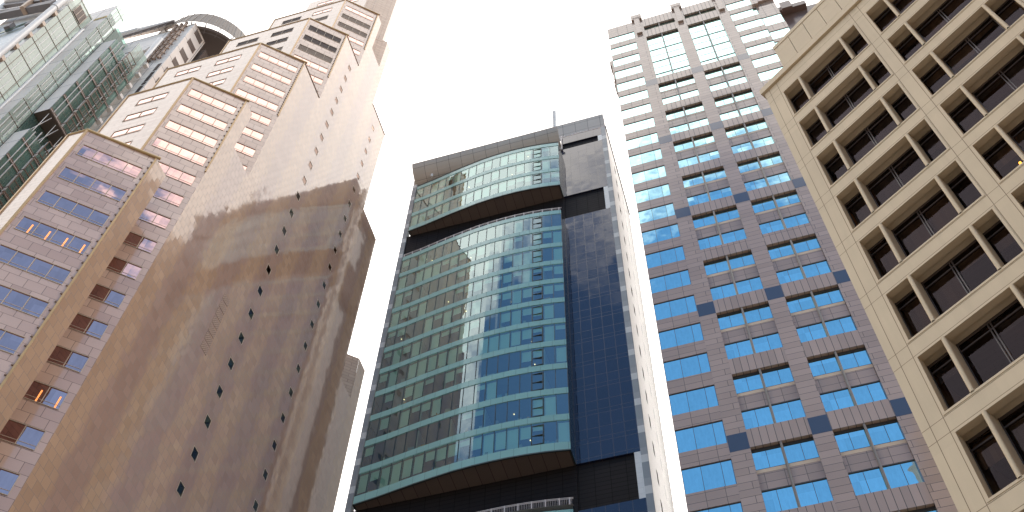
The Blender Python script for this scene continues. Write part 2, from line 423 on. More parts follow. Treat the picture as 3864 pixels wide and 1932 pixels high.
    h1 = [(12.05, 12.85, 139.2 - S * k - 1.08, 139.2 - S * k) for k in range(25)]
    h2 = [(21.45, 22.2, 139.2 - S * k - .98, 139.2 - S * k) for k in range(25)]
    w = MB()
    for (ua, ub, zt) in ((0, 1.47, 99.4), (1.47, 4.69, 91.9), (4.69, 9.41, 121.4), (9.41, 14.06, 143.5), (14.06, 15.5, 165.3), (15.5, 18.6, 154.2),
                         (18.6, 20.0, 164.9), (20.0, 25.1, 143.2), (25.1, 29.8, 120.9), (29.8, 32.6, 91.6), (32.6, 34.4, 98.7)):
        hs = [x for x in h1 + h2 if ua < x[0] and x[1] < ub and x[3] < zt]
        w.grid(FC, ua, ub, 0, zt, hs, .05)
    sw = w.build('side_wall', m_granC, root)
    def small(x, glint=0):
        f = MB(); u0, u1, z0, z1 = x
        for q in ((u0, u0 + .05, z0, z1), (u1 - .05, u1, z0, z1), (u0 + .05, u1 - .05, z0, z0 + .05), (u0 + .05, u1 - .05, z1 - .05, z1)):
            f.box(FC, q[0], q[1], -.04, .012, q[2], q[3])
        o = f.build('small_window', m_frameA, root)
        p = MB(); p.face(FC, u0 + .05, u1 - .05, z0 + .05, z1 - .05, -.02); kid(o, p.build('pane', m_glassS, o))
        r = MB(); r.box(FC, u0, u1, -1.8, -1.7, z0 - .3, z1 + .3); kid(o, r.build('room', m_inside, o))
        return o
    for hs in (h1, h2):
        first = small(hs[0])
        for k in range(1, len(hs)): dup(first, -S * k)
    for k in (12, 14, 16, 18, 20, 21, 23):
        u0, u1, z0, z1 = h1[k]; t = MB(); t.box(FC, u0 + .25, u0 + .42, -.9, -.88, z0 + .35, z0 + .43)
        t.build('room_lamp', emit('room_lamp%d' % k, (1, .4, .06), 2.5), root)
    # light shaft wall behind slot + upper shaft
    F6 = Fr(C(18.6), 66.1)
    w = MB(); w.box(F6, -4.09, -.84, -8, .02, 164.0, 215); w.box(F6, -4.3, -4.09, -8, -.02, 150, 215); w.build('shaft', m_brick, root)
    F6b = Fr(C(18.6) - a * 4.1, 107.9)
    w = MB(); w.box(F6b, -8, 0, -6, .03, 160, 215); w.build('shaft', m_granB, root)
    # round green emblem disc
    e = MB(); q = F6b.p(-1.95, .1, 180.3); e.tube(q, q + Vector((F6b.n.x, F6b.n.y, 0)) * .12, 1.15, 24); e.build('emblem', plain('green_disc', (.3, .5, .4), .4), root)
    # corner block 7
    c7 = C(32.6); F7 = Fr(c7, 66.1)
    w = MB(); w.box(F7, -5.5, -.01, -3, 0, 0, 98.7); w.build('front_wall', m_brick, root)
    # small fittings at stepped roof corners
    for (u, z) in ((20.05, 164.9), (25.15, 143.2), (29.85, 120.9), (34.45, 98.7)):
        t = MB(); p = FC.p(u, 0, z)
        t.tube(p, p + Vector((.28, .1, .25)), .035, 6); t.tube(p + Vector((.05, 0, -.2)), p + Vector((.25, .1, -.3)), .03, 6)
        t.build('aviation_lamp', m_dark, root)
    t = MB(); t.bar(FC.p(20.0, .02, 143.3), FC.p(25.1, .02, 143.3), .09, .1); t.build('roof_edging', m_golddk, root)
    # ventilation grille in the side wall
    v = MB()
    for i in range(7):
        v.box(FC, 8.3, 9.3, .002, .02, 76.2 - i * 1.15, 77.1 - i * 1.15)
    v.build('ventilation_grille', stone('grille', (.17, .11, .08), (.21, .14, .105), .2, .15, .03, .5, 1.6, .2, 0, (.31, .2, .15)), root)
    return root
build_granite_tower()

# ------------------------------------------------------------------ curved glass tower (middle)
m_teal = stone('teal_spandrel', (.26, .47, .43), (.28, .50, .46), 1.2, 5, .012, 0, 1.5, .12, .004, (.07, .12, .11), speck=.06)
m_gclear = clear_glass('office_glass', (.62, .82, .70), .22, (.78, .97, .98))
m_gend = stone('end_glass', (.012, .045, .06), (.02, .06, .075), .9, .94, .02, 0, 2.0, .04, .006, (.005, .015, .02), speck=.1)
m_mull = plain('dark_mullion', (.03, .045, .04), .4)
m_navy = None
def navy():
    m, t, b = new_mat('dark_glazed_panel'); uv, ux, uy = uvxy(t)
    r1, f1 = brick(t, uv, 1.14, 1.88, .035, 0)
    mp = t.nodes.new('ShaderNodeVectorMath'); mp.operation = 'ADD'; mp.inputs[1].default_value = (0, 1.3, 0)
    t.links.new(uv, mp.inputs[0]); r2, f2 = brick(t, mp.outputs[0], 60, 3.76, .03, 0)
    f = math_(t, 'MAXIMUM', f1, f2)
    c = mixc(t, r1, (.010, .014, .038), (.015, .020, .050)); c = mixc(t, f, c, (.055, .040, .040))
    t.links.new(c, b.inputs['Base Color']); b.inputs['IOR'].default_value = 1.72
    t.links.new(math_(t, 'ADD', math_(t, 'MULTIPLY', f, .15), .03), b.inputs['Roughness'])
    jitter_normal(t, b, r1, .008, .02, uv); return m
m_navy = navy()
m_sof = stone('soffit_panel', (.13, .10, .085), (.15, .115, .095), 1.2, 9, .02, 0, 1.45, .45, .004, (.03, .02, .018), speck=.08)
m_cove = stone('canopy_panel', (.47, .42, .37), (.51, .455, .40), 1.8, 1.9, .022, 0, 1.45, .4, .004, (.12, .1, .09), speck=.1)
m_white = stone('white_tile', (.80, .80, .78), (.84, .84, .82), 1.5, .6, .008, .5, 1.45, .3, 0, (.6, .6, .58), speck=.05)
m_greyp = plain('grey_panel', (.30, .32, .33), .35); m_lightp = plain('light_panel', (.66, .66, .64), .4)
m_rail = plain('pale_rail', (.62, .55, .52), .4)
m_ceil = plain('office_ceiling', (.20, .19, .16), .9, var=.3, nscale=.5)
m_core = plain('office_core', (.11, .11, .09), .9, var=.5, nscale=.4)
m_blind = plain('roller_blind', (.78, .84, .74), .8, var=.08)
m_furn = [plain('furniture_%d' % i, c, .7) for i, c in enumerate([(.45, .42, .3), (.12, .3, .36), (.35, .33, .3), (.5, .22, .04), (.05, .05, .05), (.55, .55, .5)])]
m_lampw = emit('warm_downlight', (1, .72, .4), 3)
CURVE = [(-27.0, .5), (-26.3, .68), (-24, .98), (-22, 1.32), (-20.2, 1.62), (-18.5, 1.86), (-16.4, 2.14), (-14.4, 2.29), (-12.8, 2.34), (-11.3, 2.34), (-9.5, 2.26), (-7.9, 2.12), (-6.8, 1.97), (-5.72, 1.80), (-5, 1.7)]
def vc(u):
    for (a, x), (b, y) in zip(CURVE, CURVE[1:]):
        if a <= u <= b: return x + (y - x) * (u - a) / (b - a)
    return CURVE[-1][1]
def build_glass_tower():
    F = Fr((11.667, 61.91), 108.4)
    root = thing('glass_tower', 'green glass tower with curved bays, dark recessed bands and a pale roof canopy', 'office tower', (F.O.x, F.O.y, 0))
    UL, UR = -26.3, -5.72; NP = 18; pw = (UR - UL) / NP
    edges = [UL + i * pw for i in range(NP + 1)]
    fine = [UL + (UR - UL) * i / 72 for i in range(73)]
    def strip(mb, z0, z1, off=0, mi=0, sm=True):
        for a, b in zip(fine, fine[1:]):
            va, vb = vc(a) + off, vc(b) + off
            mb.poly([F.p(a, va, z0), F.p(b, vb, z0), F.p(b, vb, z1), F.p(a, va, z1)], [(a - UL, z0), (b - UL, z0), (b - UL, z1), (a - UL, z1)], mi, F.p((a + b) / 2, -9, (z0 + z1) / 2), sm=False)
    # core body
    w = MB(); w.box(F, -27.3, .64, -14.6, -6.0, 0, 137.0); w.build('core', m_greyp, root)
    # dark glazed wall at the right of the bays with its recessed bands
    for z0, z1 in ((0, 65.4), (71.0, 114.25), (119.9, 133.3), (135.03, 137.15)):
        w = MB(); w.box(F, UR, 0, -6, 0, z0, z1); w.build('dark_panel_wall', m_navy, root)
    m_lv = stone('dark_louvre', (.012, .009, .009), (.016, .012, .012), 1.4, .5, .02, 0, 1.3, .7, 0, (.006, .005, .005))
    for z0, z1 in ((65.4, 71.0), (114.25, 119.9), (133.3, 135.03)):
        w = MB(); w.box(F, UR, 0, -6, -.25, z0, z1); w.build('dark_louvre_band', m_lv, root)
    for z0, z1 in ((64.5, 71.0), (113.42, 119.9), (132.4, 136.0)):
        w = MB(); w.box(F, -26.9, UR, -6, -.12 if z1 < 130 else -1.3, z0, z1); w.build('dark_louvre_band', m_lv, root)
    # quoin strips and white side wall
    w = MB(); z = 137.2; k = 0
    hs = [1.8, .85, .85]
    while z > 20:
        hgt = [1.95, .88, .93][k % 3]; mi = [0, 2, 1][k % 3]
        w.box(F, .003, .62, -.6, .02, z - hgt, z, mi); w.box(F, -27.35, -26.75, -.6, .02, z - hgt, z, mi); z -= hgt; k += 1
    w.build('corner_strip', [m_greyp, m_lightp, plain('mid_grey_panel', (.36, .37, .38), .4)], root)
    FS = Fr(F.xy(.64, 0), 18.4)
    holes = []
    for k in range(30):
        z = 133.2 - 3.76 * k; holes.append((4.2, 4.9, z - 1.7, z)); holes.append((8.7, 9.4, z - 2.9, z - 1.2))
    w = MB(); w.grid(FS, .0, 14.6, 0, 137.2, holes, .35, 0, 0, 1)
    w.box(FS, .02, 14.6, -1.2, -.4, 0, 137.1)
    w.build('side_wall', [m_white, m_dark], root)
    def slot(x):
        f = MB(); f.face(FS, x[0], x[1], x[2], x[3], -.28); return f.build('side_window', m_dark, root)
    s1 = slot(holes[0]); s2 = slot(holes[1])
    for k in range(1, 30): dup(s1, -3.76 * k); dup(s2, -3.76 * k)
    w = MB(); w.bar(FS.p(-.1, .05, 137.25), FS.p(14.7, .05, 137.25), .12, .14); w.build('roof_edging', m_mull, root)
    # ---- projecting curved bays
    rnd = random.Random(5)
    def bay(zb, zt, floors, first_win, pitch, rail, soffit=True):
        wh = pitch - .84
        # spandrels
        bands = [(zb, first_win)] + [(first_win + pitch * k + wh, min(first_win + pitch * (k + 1), zt)) for k in range(floors)]
        for (a, b) in bands:
            if b - a < .05: continue
            s = MB(); strip(s, a, b, 0); strip(s, a, b, -.14)
            for z in (a, b):
                for p, q in zip(fine, fine[1:]): s.poly([F.p(p, vc(p), z), F.p(q, vc(q), z), F.p(q, vc(q) - .14, z), F.p(p, vc(p) - .14, z)], None, 0)
            s.build('spandrel_band', m_teal, root)
        for k in range(floors):
            z0 = first_win + pitch * k; z1 = z0 + wh
            gmb = MB(); strip(gmb, z0, z1, -.05)
            wb = gmb.build('window_band', m_gclear, root)
            m = MB()
            for e in edges[1:-1]: m.box(F, e - .022, e + .022, vc(e) - .1, vc(e) + .012, z0, z1)
            for e in (UL, UR - .04): m.box(F, e, e + .06, vc(e) - .1, vc(e) - .01, z0, z1)
            kid(wb, m.build('mullion', m_mull, wb))
            # opening light, fourth pane from the right end
            m = MB(); e0, e1 = edges[-4] + .03, edges[-3] - .03; va = (vc(e0) + vc(e1)) / 2
            for zz in (z0 + .08, z0 + wh * .42, z0 + wh * .86): m.box(F, e0, e1, va - .06, va + .03, zz, zz + .05)
            for e in (e0, e1 - .05): m.box(F, e, e + .05, va - .06, va + .028, z0 + .08, z0 + wh * .88)
            kid(wb, m.build('opening_light', m_mull, wb))
            # roller blinds
            bl = MB(); mode = rnd.random()
            for i in range(NP):
                e0, e1 = edges[i] + .07, edges[i + 1] - .07
                pr = .85 if mode > .5 else .4
                if rnd.random() < pr:
                    dr = wh * rnd.choice([.25, .4, .55, .8, .95])
                    va, vb = vc(e0) - .3, vc(e1) - .3
                    bl.poly([F.p(e0, va, z1 - dr), F.p(e1, vb, z1 - dr), F.p(e1, vb, z1 - .02), F.p(e0, va, z1 - .02)], [(0, 0), (1, 0), (1, dr), (0, dr)], 0)
            if bl.f: kid(wb, bl.build('blinds', m_blind, wb))
            fu = MB()
            for i in range(44):
                e = rnd.uniform(UL + 1, UR - 1); d = rnd.uniform(.5, 1.6); s = rnd.uniform(.2, .7)
                fu.box(F, e - s / 2, e + s / 2, vc(e) - d * .5 - .3, vc(e) - d * .5, z0 - .25, z0 + rnd.uniform(.1, .95), rnd.randrange(6))
            for i in range(4):   # partitions running back
                e = rnd.choice(edges[2:-2]); fu.box(F, e - .06, e + .06, vc(e) - rnd.uniform(2, 5), vc(e) - .35, z0 - .2, z1 + .3, 5)
            kid(wb, fu.build('furniture', m_furn, wb))
            la = MB()
            for i in range(rnd.choice([1, 2, 3, 5])):
                e = rnd.uniform(UL + 1, UR - .5); d = rnd.uniform(.8, 3); c = F.p(e, vc(e) - d, z1 - .02)
                la.tube(c, c - Vector((0, 0, .06)), 0.05, 8)
            kid(wb, la.build('ceiling_lamp', m_lampw, wb))
        # slabs: floor / ceiling between window bands
        sl = MB()
        for (a, b) in bands:
            zc0, zc1 = a + .03, b - .25
            if zc1 - zc0 < .1: zc1 = b - .02
            for z in (zc0, zc1):
                sl.poly([F.p(u, vc(u) - .16, z) for u in fine[::3]] + [F.p(UR - .05, -5.9, z), F.p(UL + .05, -5.9, z)], None, 0)
        sl.build('floor_slab', m_ceil, root)
        cw = MB(); cw.face(F, UL, UR, zb, zt, -5.5); cw.build('core_wall', m_core, root)
        # end faces
        en = MB()
        en.poly([F.p(UR, .0, zb), F.p(UR, vc(UR), zb), F.p(UR, vc(UR), zt), F.p(UR, 0, zt)], [(0, zb), (1.8, zb), (1.8, zt), (0, zt)], 0, F.p(UR - 3, 0, (zb + zt) / 2))
        en.poly([F.p(UL, -6, zb), F.p(UL, vc(UL), zb), F.p(UL, vc(UL), zt), F.p(UL, -6, zt)], [(-6, zb), (.6, zb), (.6, zt), (-6, zt)], 0, F.p(UL + 3, 0, (zb + zt) / 2))
        en.build('end_glazing', m_gend, root)
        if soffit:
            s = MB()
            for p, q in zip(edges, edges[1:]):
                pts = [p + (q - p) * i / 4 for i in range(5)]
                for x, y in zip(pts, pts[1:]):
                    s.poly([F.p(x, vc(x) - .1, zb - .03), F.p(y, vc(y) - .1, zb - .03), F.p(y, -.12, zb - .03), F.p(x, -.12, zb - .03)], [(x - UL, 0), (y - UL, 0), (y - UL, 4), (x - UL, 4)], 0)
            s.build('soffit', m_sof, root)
            t = MB()
            for p, q in zip(fine, fine[1:]): t.poly([F.p(p, vc(p) + .01, zb - .14), F.p(q, vc(q) + .01, zb - .14), F.p(q, vc(q) + .01, zb), F.p(p, vc(p) + .01, zb)], None, 0); t.poly([F.p(p, vc(p) + .01, zb - .14), F.p(q, vc(q) + .01, zb - .14), F.p(q, vc(q) - .12, zb - .14), F.p(p, vc(p) - .12, zb - .14)], None, 0)
            t.box(F, UR - .12, UR + .01, 0, vc(UR), zb - .14, zb); t.box(F, UL, UL + .12, 0, vc(UL), zb - .14, zb)
            t.build('soffit_edge', m_mull, root)
        tp = MB(); tp.poly([F.p(u, vc(u), zt) for u in fine[::3]] + [F.p(UR, -.2, zt), F.p(UL, -.2, zt)], None, 0); tp.build('bay_roof', m_greyp, root)
        if rail:
            r = MB()
            off = -.25
            for i in range(NP + 1):
                e = edges[i] if i < NP else UR - .3
                r.box(F, e - .05, e + .05, vc(e) + off - .04, vc(e) + off + .04, zt, zt + 1.02)
            for p, q in zip(fine[:-1], fine[1:]):
                for zz in (1.0, .88, .12): r.bar(F.p(p, vc(p) + off, zt + zz), F.p(q, vc(q) + off, zt + zz), .04, .045)
                for j in (0, .5):
                    e = p + (q - p) * j; r.bar(F.p(e, vc(e) + off, zt + .12), F.p(e, vc(e) + off, zt + .88), .02, .02)
            r.build('terrace_railing', m_rail, root)
    bay(119.94, 132.4, 3, 120.85, 3.73, False)
    bay(71.05, 113.42, 11, 72.0, 3.763, True)
    bay(30.0, 64.44, 9, 30.6, 3.70, True, False)
    # ---- roof canopy (concave, flaring up and out)
    prof = [(-1.4, 134.1), (-.56, 134.12), (.3, 134.33), (.75, 134.55), (1.12, 134.82), (1.5, 135.2), (1.8, 135.59), (2.02, 136.0), (2.16, 136.41)]
    cn = MB(); d = 0; ds = [0]
    for (a, b), (c_, e) in zip(prof, prof[1:]): d += math.hypot(c_ - a, e - b); ds.append(d)
    for i in range(len(prof) - 1):
        (v0, z0), (v1, z1) = prof[i], prof[i + 1]; u0, u1 = -27.0, -5.7
        cn.poly([F.p(u0, v0, z0), F.p(u1, v0, z0), F.p(u1, v1, z1), F.p(u0, v1, z1)], [(u0, ds[i]), (u1, ds[i]), (u1, ds[i + 1]), (u0, ds[i + 1])], 0, sm=True)
        cn.poly([F.p(u0, v0 - .12, z0 + .2), F.p(u1, v0 - .12, z0 + .2), F.p(u1, v1 - .12, z1 + .2), F.p(u0, v1 - .12, z1 + .2)], [(u0, ds[i]), (u1, ds[i]), (u1, ds[i + 1]), (u0, ds[i + 1])], 0, F.p((u0 + u1) / 2, v0, z0 - 9))
        for u in (u0, u1): cn.poly([F.p(u, v0, z0), F.p(u, v1, z1), F.p(u, v1 - .12, z1 + .2), F.p(u, v0 - .12, z0 + .2)], None, 0, F.p(-15, v0, z0))
    cn.box(F, -27.0, -5.7, 1.9, 2.19, 136.41, 136.6)
    cn.build('roof_canopy', m_cove, root)
    pr = MB()
    for i, (v0, z0, v1, z1) in enumerate([(-.45, 137.2, -.2, 139.2), (-.2, 139.2, .1, 141.3)]):
        pr.poly([F.p(-8.5, v0, z0), F.p(.55, v0, z0), F.p(.55, v1, z1), F.p(-8.5, v1, z1)], [(-8.5, z0), (.55, z0), (.55, z1), (-8.5, z1)], 0)
    pr.box(F, -5.9, .55, -.8, -.5, 137.2, 141.2)
    pr.build('roof_screen', m_cove, root)
    r = MB(); r.bar(F.p(-5.6, -.05, 137.35), F.p(.6, -.05, 137.35), .1, .12); r.tube(F.p(-5.62, .2, 133), F.p(-5.62, .2, 137.2), .09, 8); r.build('roof_pipe', m_rail, root)
    for u_ in (-5.2, -4.1, -3.6, -2.9):
        q_ = MB(); q_.tube(F.p(u_, -.1, 137.2), F.p(u_, -.1, 137.95), .035, 6); q_.build('roof_rod', m_rail, root)
    an = MB(); an.tube(F.p(-7.0, -2, 134), F.p(-7.0, -2, 151.2), .31, 14); an.tube(F.p(-7.0, -2, 151.2), F.p(-7.0, -2, 151.5), .31, 14, r2=.1); an.build('roof_mast', plain('white_mast', (.5, .5, .5), .5), root)
    c = MB(); q = F.p(-24.2, 1.0, 134.0); c.tube(q - Vector((0, 0, .55)), q + Vector((0, 0, .1)), .16, 10); c.bar(q + Vector((0, 0, .1)), q + Vector((0, 0, .4)), .06, .06); c.build('security_camera', m_lightp, root)
build_glass_tower()

# ------------------------------------------------------------------ pink granite tower with blue windows (right of middle)
m_granD = stone('pink_granite', (.33, .245, .20), (.395, .295, .245), 2.6, .58, .016, .5, 1.6, .08, .008, (.06, .045, .04), speck=.12)
m_granDv = stone('pink_granite_upright', (.33, .245, .20), (.395, .295, .245), .457, 9, .02, 0, 1.6, .06, .006, (.05, .04, .035), speck=.12)
m_granDs = stone('pink_granite_spandrel', (.32, .238, .195), (.37, .275, .23), 1.17, .66, .016, 0, 1.6, .06, .006, (.06, .045, .04), speck=.12)
m_slate = stone('slate_panel', (.045, .055, .085), (.05, .06, .09), 9, 9, 0, 0, 1.7, .1, 0, speck=.12)
m_glassD = mirror_glass('blue_window_glass', (.50, .84, .84), .02, .03, 1.2, 3.504, .012)
m_tan = plain('tan_sill', (.50, .38, .28), .5)
m_darkm = plain('dark_metal', (.035, .03, .028), .4)
m_tube = plain('grey_column', (.16, .14, .13), .4, 0, 1.5, .05)
def build_pink_tower():
    KD = 1.115; F = Fr((10.53, 43.75), 109.2, KD)
    root = thing('pink_granite_tower', 'tall pink granite tower with blue mirrored windows and slate squares on its pilasters', 'office tower', (F.O.x * KD, F.O.y * KD, 0))
    P = 3.504; H0 = 122.74; TOP = 125.84
    PIL = [(3.05, 4.28), (7.95, 9.13), (12.8, 13.95)]
    BAY = [(4.28, 7.95, 6.08), (9.13, 12.8, 10.95)]
    KS = range(0, 33)
    # left and right plain window bays
    def side_bay(u0, u1, seams, v=0, name_wall='spandrel_wall', top=TOP, heads=None, edge=False):
        holes = []
        hz = heads or [(H0 - P * k, 2.12) for k in KS]
        for z, hh in hz: holes.append((u0 + (.0 if edge else .0), u1, z - hh, z))
        w = MB(); w.grid(F, u0, u1, 0, top, holes, .09, v); w.build(name_wall, m_granDs, root)
        def win(z, hh):
            f = MB(); f.box(F, u0, u1, v - .12, v - .04, z - .07, z); f.box(F, u0, u1, v - .12, v - .04, z - hh, z - hh + .03)
            for s in [u0 + .03] + seams + [u1 - .03]: f.box(F, s - .014, s + .014, v - .1, v - .045, z - hh + .03, z - .07)
            o = f.build('window', m_darkm, root)
            p = MB(); xs = [u0] + seams + [u1]
            for a, b in zip(xs, xs[1:]): p.face(F, a + .01, b - .01, z - hh + .02, z - .06, v - .06)
            kid(o, p.build('pane', m_glassD, o)); return o
        last = None
        for i, (z, hh) in enumerate(hz):
            if heads is None and i: dup(first, -P * i * KD)
            else: first = win(z, hh)
    side_bay(0, 3.05, [1.17, 2.38], edge=True)
    side_bay(13.95, 16.93, [14.75, 15.95])
    side_bay(16.93, 19.05, [18.0], -.12, top=134, heads=[(115.9, 2.6), (111.45, 2.25)] + [(108.4 - P * k, 2.12) for k in range(29)])
    # window bays between the pilasters
    for (u0, u1, uc) in BAY:
        holes = [(u0, u1, 122.0, 123.38), (u0, u1, 107.45, 119.85)]
        zr = [105.8 - 7.008 * k for k in range(15)]
        for z in zr: holes.append((u0, u1, z - 5.42, z))
        w = MB(); w.grid(F, u0, u1, 0, TOP, holes, .31); w.build('front_wall', m_granDv, root)
        def glasspanes(par, z0, z1, v):
            out = []
            for q in (((u0, u0 + .82), (u0 + .82, uc)), ((uc, u0 + 2.87), (u0 + 2.87, u1))):
                mb = MB()
                for a, b in q: mb.face(F, a + .006, b - .006, z0, z1, v)
                out.append(mb.build('pane', m_glassD, par))
            return out
        def bay_window(z):
            """recessed two-storey window: z = head"""
            f = MB(); zb = z - 5.42
            f.box(F, u0, u1, -.31, -.22, z - .13, z); f.box(F, u0, u1, -.31, -.2, z - .22, z - .17)
            for s in (u0 + .82, u0 + 2.87):
                f.box(F, s - .014, s + .014, -.28, -.24, z - 1.7, z - .13); f.box(F, s - .014, s + .014, -.28, -.24, zb, z - 3.5)
            f.box(F, u0, u1, -.30, -.21, z - 3.50, z - 3.42)
            f.box(F, u0, u1, -.30, -.215, z - 1.78, z - 1.74)
            o = f.build('window_bay', m_darkm, root)
            [kid(o, q_) for q_ in glasspanes(o, z - 1.78, z - .12, -.26) + glasspanes(o, zb - .05, z - 3.46, -.26)]
            s_ = MB(); s_.box(F, u0, u1, -.30, -.215, z - 2.05, z - 1.78); kid(o, s_.build('sill', m_tan, o))
            s_ = MB(); s_.box(F, u0, u1, -.30, -.225, z - 3.42, z - 2.05); kid(o, s_.build('spandrel', m_granDs, o))
            c = MB(); c.tube(F.p(uc, -.1, zb), F.p(uc, -.1, z), .092, 12); kid(o, c.build('column', m_tube, o))
            return o
        first = bay_window(zr[0])
        for k in range(1, 15): dup(first, -7.008 * k * KD)
        # tall top opening and the small one above it
        f = MB(); f.box(F, u0, u1, -.31, -.22, 119.72, 119.85); f.box(F, u0, u1, -.31, -.22, 123.2, 123.38)
        for z in (115.85, 112.38, 108.85): f.box(F, u0, u1, -.30, -.22, z - .05, z + .1)
        for z in (117.6, 114.1, 110.6): f.box(F, u0, u1, -.30, -.24, z - .015, z + .02)
        for s in (u0 + .82, u0 + 2.87): f.box(F, s - .014, s + .014, -.28, -.24, 107.4, 119.72)
        o = f.build('window_bay', m_darkm, root)
        glasspanes(o, 107.4, 119.75, -.26); glasspanes(o, 121.9, 123.2, -.26)
        c = MB(); c.tube(F.p(uc, -.1, 107.45), F.p(uc, -.1, 119.8), .085, 12); c.tube(F.p(uc, -.1, 122.0), F.p(uc, -.1, 123.3), .085, 12); c.build('column', m_tube, o)
    # pilasters and slate squares
    for j, (u0, u1) in enumerate(PIL):
        w = MB(); w.box(F, u0, u1, -1, .012, 0, TOP + .02); w.build('pilaster', m_granD, root)
        q = MB(); q.box(F, u0 + .01, u1 - .01, -.02, .02, 106.6 - .74, 106.6 + .74); sq = q.build('slate_square', m_slate, root)
        for z in (92.64, 78.6, 64.5, 50.38, 36.4): dup(sq, (z - 106.6) * KD)
        # capital and hanging block
        c = MB(); um = (u0 + u1) / 2
        c.box(F, u0 - .02, u1 + .02, -.3, .32, 125.75, 127.2); c.box(F, u0 + .1, u1 - .1, .32, .36, 126.1, 126.9)
        c.box(F, um - .32, um + .32, -.1, .30, 121.1, 125.75)
        c.build('capital', m_granD, root)
    # left flank, back and roof
    w = MB(); FL = Fr(F.xy(0, 0), 199.2 - 180)
    pl = [F.xy(0, -.002), F.xy(19.05, -.13), F.xy(19.05, -22), F.xy(0, -22)]
    w.prism([pl[0], pl[3], (pl[3][0] + .01, pl[3][1])], 0, 125.8) if False else None
    w.box(F, .002, 19.04, -22, -.62, 0, TOP - .05); w.box(F, .002, 3.05, -.62, -.21, 0, TOP - .06)
    w.box(F, 13.95, 19.04, -.62, -.35, 0, TOP - .06)
    w.build('rear_body', m_granDs, root)
    for (v, z0, z1, d) in ((-1.9, 117.6, 118.9, .5), (-1.9, 113.4, 117.6, .3), (-2.2, 112.4, 113.5, .4), (-2.2, 110.2, 112.4, .25)):
        w = MB(); w.box(F, -d, 0.01, v - .6, v + .6, z0, z1); w.build('flank_ornament', m_granD, root)
    # cornice over the stepped right bay
    w = MB(); w.box(F, 16.98, 19.12, -.3, .22, 120.3, 121.1); w.box(F, 16.6, 17.3, -.3, .34, 119.6, 121.3); w.build('cornice', m_granD, root)
    # rear wing seen past the right corner
    w = MB(); w.box(F, 19.4, 27, -9, -7, 0, 133.2); w.box(F, 19.2, 24.4, -7.0, -6.2, 132.2, 133.3); w.box(F, 21.3, 22.6, -6.2, -5.7, 131.4, 133.5)
    w.build('rear_wing', plain('rear_wing_shaded_stone', (.13, .085, .072), .3), root)  # shade and dark reflection of the turned-away wing put into its colour
build_pink_tower()

# ------------------------------------------------------------------ cream concrete block (far right)
def cream():
    m, t, b = new_mat('cream_precast'); uv, ux, uy = uvxy(t)
    def line(c, per, off, w):
        q = math_(t, 'SUBTRACT', math_(t, 'FRACT', math_(t, 'MULTIPLY', math_(t, 'SUBTRACT', c, off - per / 2), 1 / per)), .5)
        return math_(t, 'LESS_THAN', math_(t, 'ABSOLUTE', q), w / 2 / per)
    k = line(ux, 5.16, .79, .022)
    for o_ in (line(ux, 5.16, 5.47, .022), line(uy, 3.55, 50.13, .022), line(uy, 3.55, 50.05 - 2.84, .022)): k = math_(t, 'MAXIMUM', k, o_)
    n1 = noise(t, uv, .5, 5, .6); n2 = noise(t, uv, 30, 3, .6)
    mp = t.nodes.new('ShaderNodeMapping'); mp.inputs['Scale'].default_value = (1.6, .12, 1); t.links.new(uv, mp.inputs['Vector'])
    n3 = noise(t, mp.outputs[0], 1.5, 4, .6)
    s = math_(t, 'ADD', math_(t, 'MULTIPLY', math_(t, 'SUBTRACT', n1, .5), .22), 1.0)
    s = math_(t, 'ADD', s, math_(t, 'MULTIPLY', math_(t, 'SUBTRACT', n2, .5), .10))
    s = math_(t, 'ADD', s, math_(t, 'MULTIPLY', math_(t, 'SUBTRACT', n3, .5), .22))
    rb, _f = brick(t, uv, 2.58, 3.55, 0, 0)
    s = math_(t, 'ADD', s, math_(t, 'MULTIPLY', math_(t, 'SUBTRACT', rb, .5), .07))
    v = t.nodes.new('ShaderNodeVectorMath'); v.operation = 'SCALE'; v.inputs[0].default_value = (.53, .415, .275); t.links.new(s, v.inputs['Scale'])
    c = mixc(t, k, v.outputs[0], (.16, .10, .05)); t.links.new(c, b.inputs['Base Color']); b.inputs['Roughness'].default_value = .65
    return m
m_cream = cream()
m_creamp = plain('cream_precast_plain', (.53, .415, .275), .65, 0, 1.5, .1, .8)
m_glassE = clear_glass('cream_window_glass', (.55, .46, .40), .0, (.26, .23, .27), .01, 1.9, 3.55, .006)
m_brownf = plain('brown_window_frame', (.045, .03, .025), .4)
m_cur = [stone('curtain_%d' % i, c, tuple(x * .7 for x in c), .16, 9, .0, 0, 1.4, .9, 0, c, speck=.1) for i, c in enumerate([(.14, .085, .05), (.08, .06, .05), (.2, .13, .08)])]
m_lampo = emit('amber_lamp', (1, .42, .05), 7)
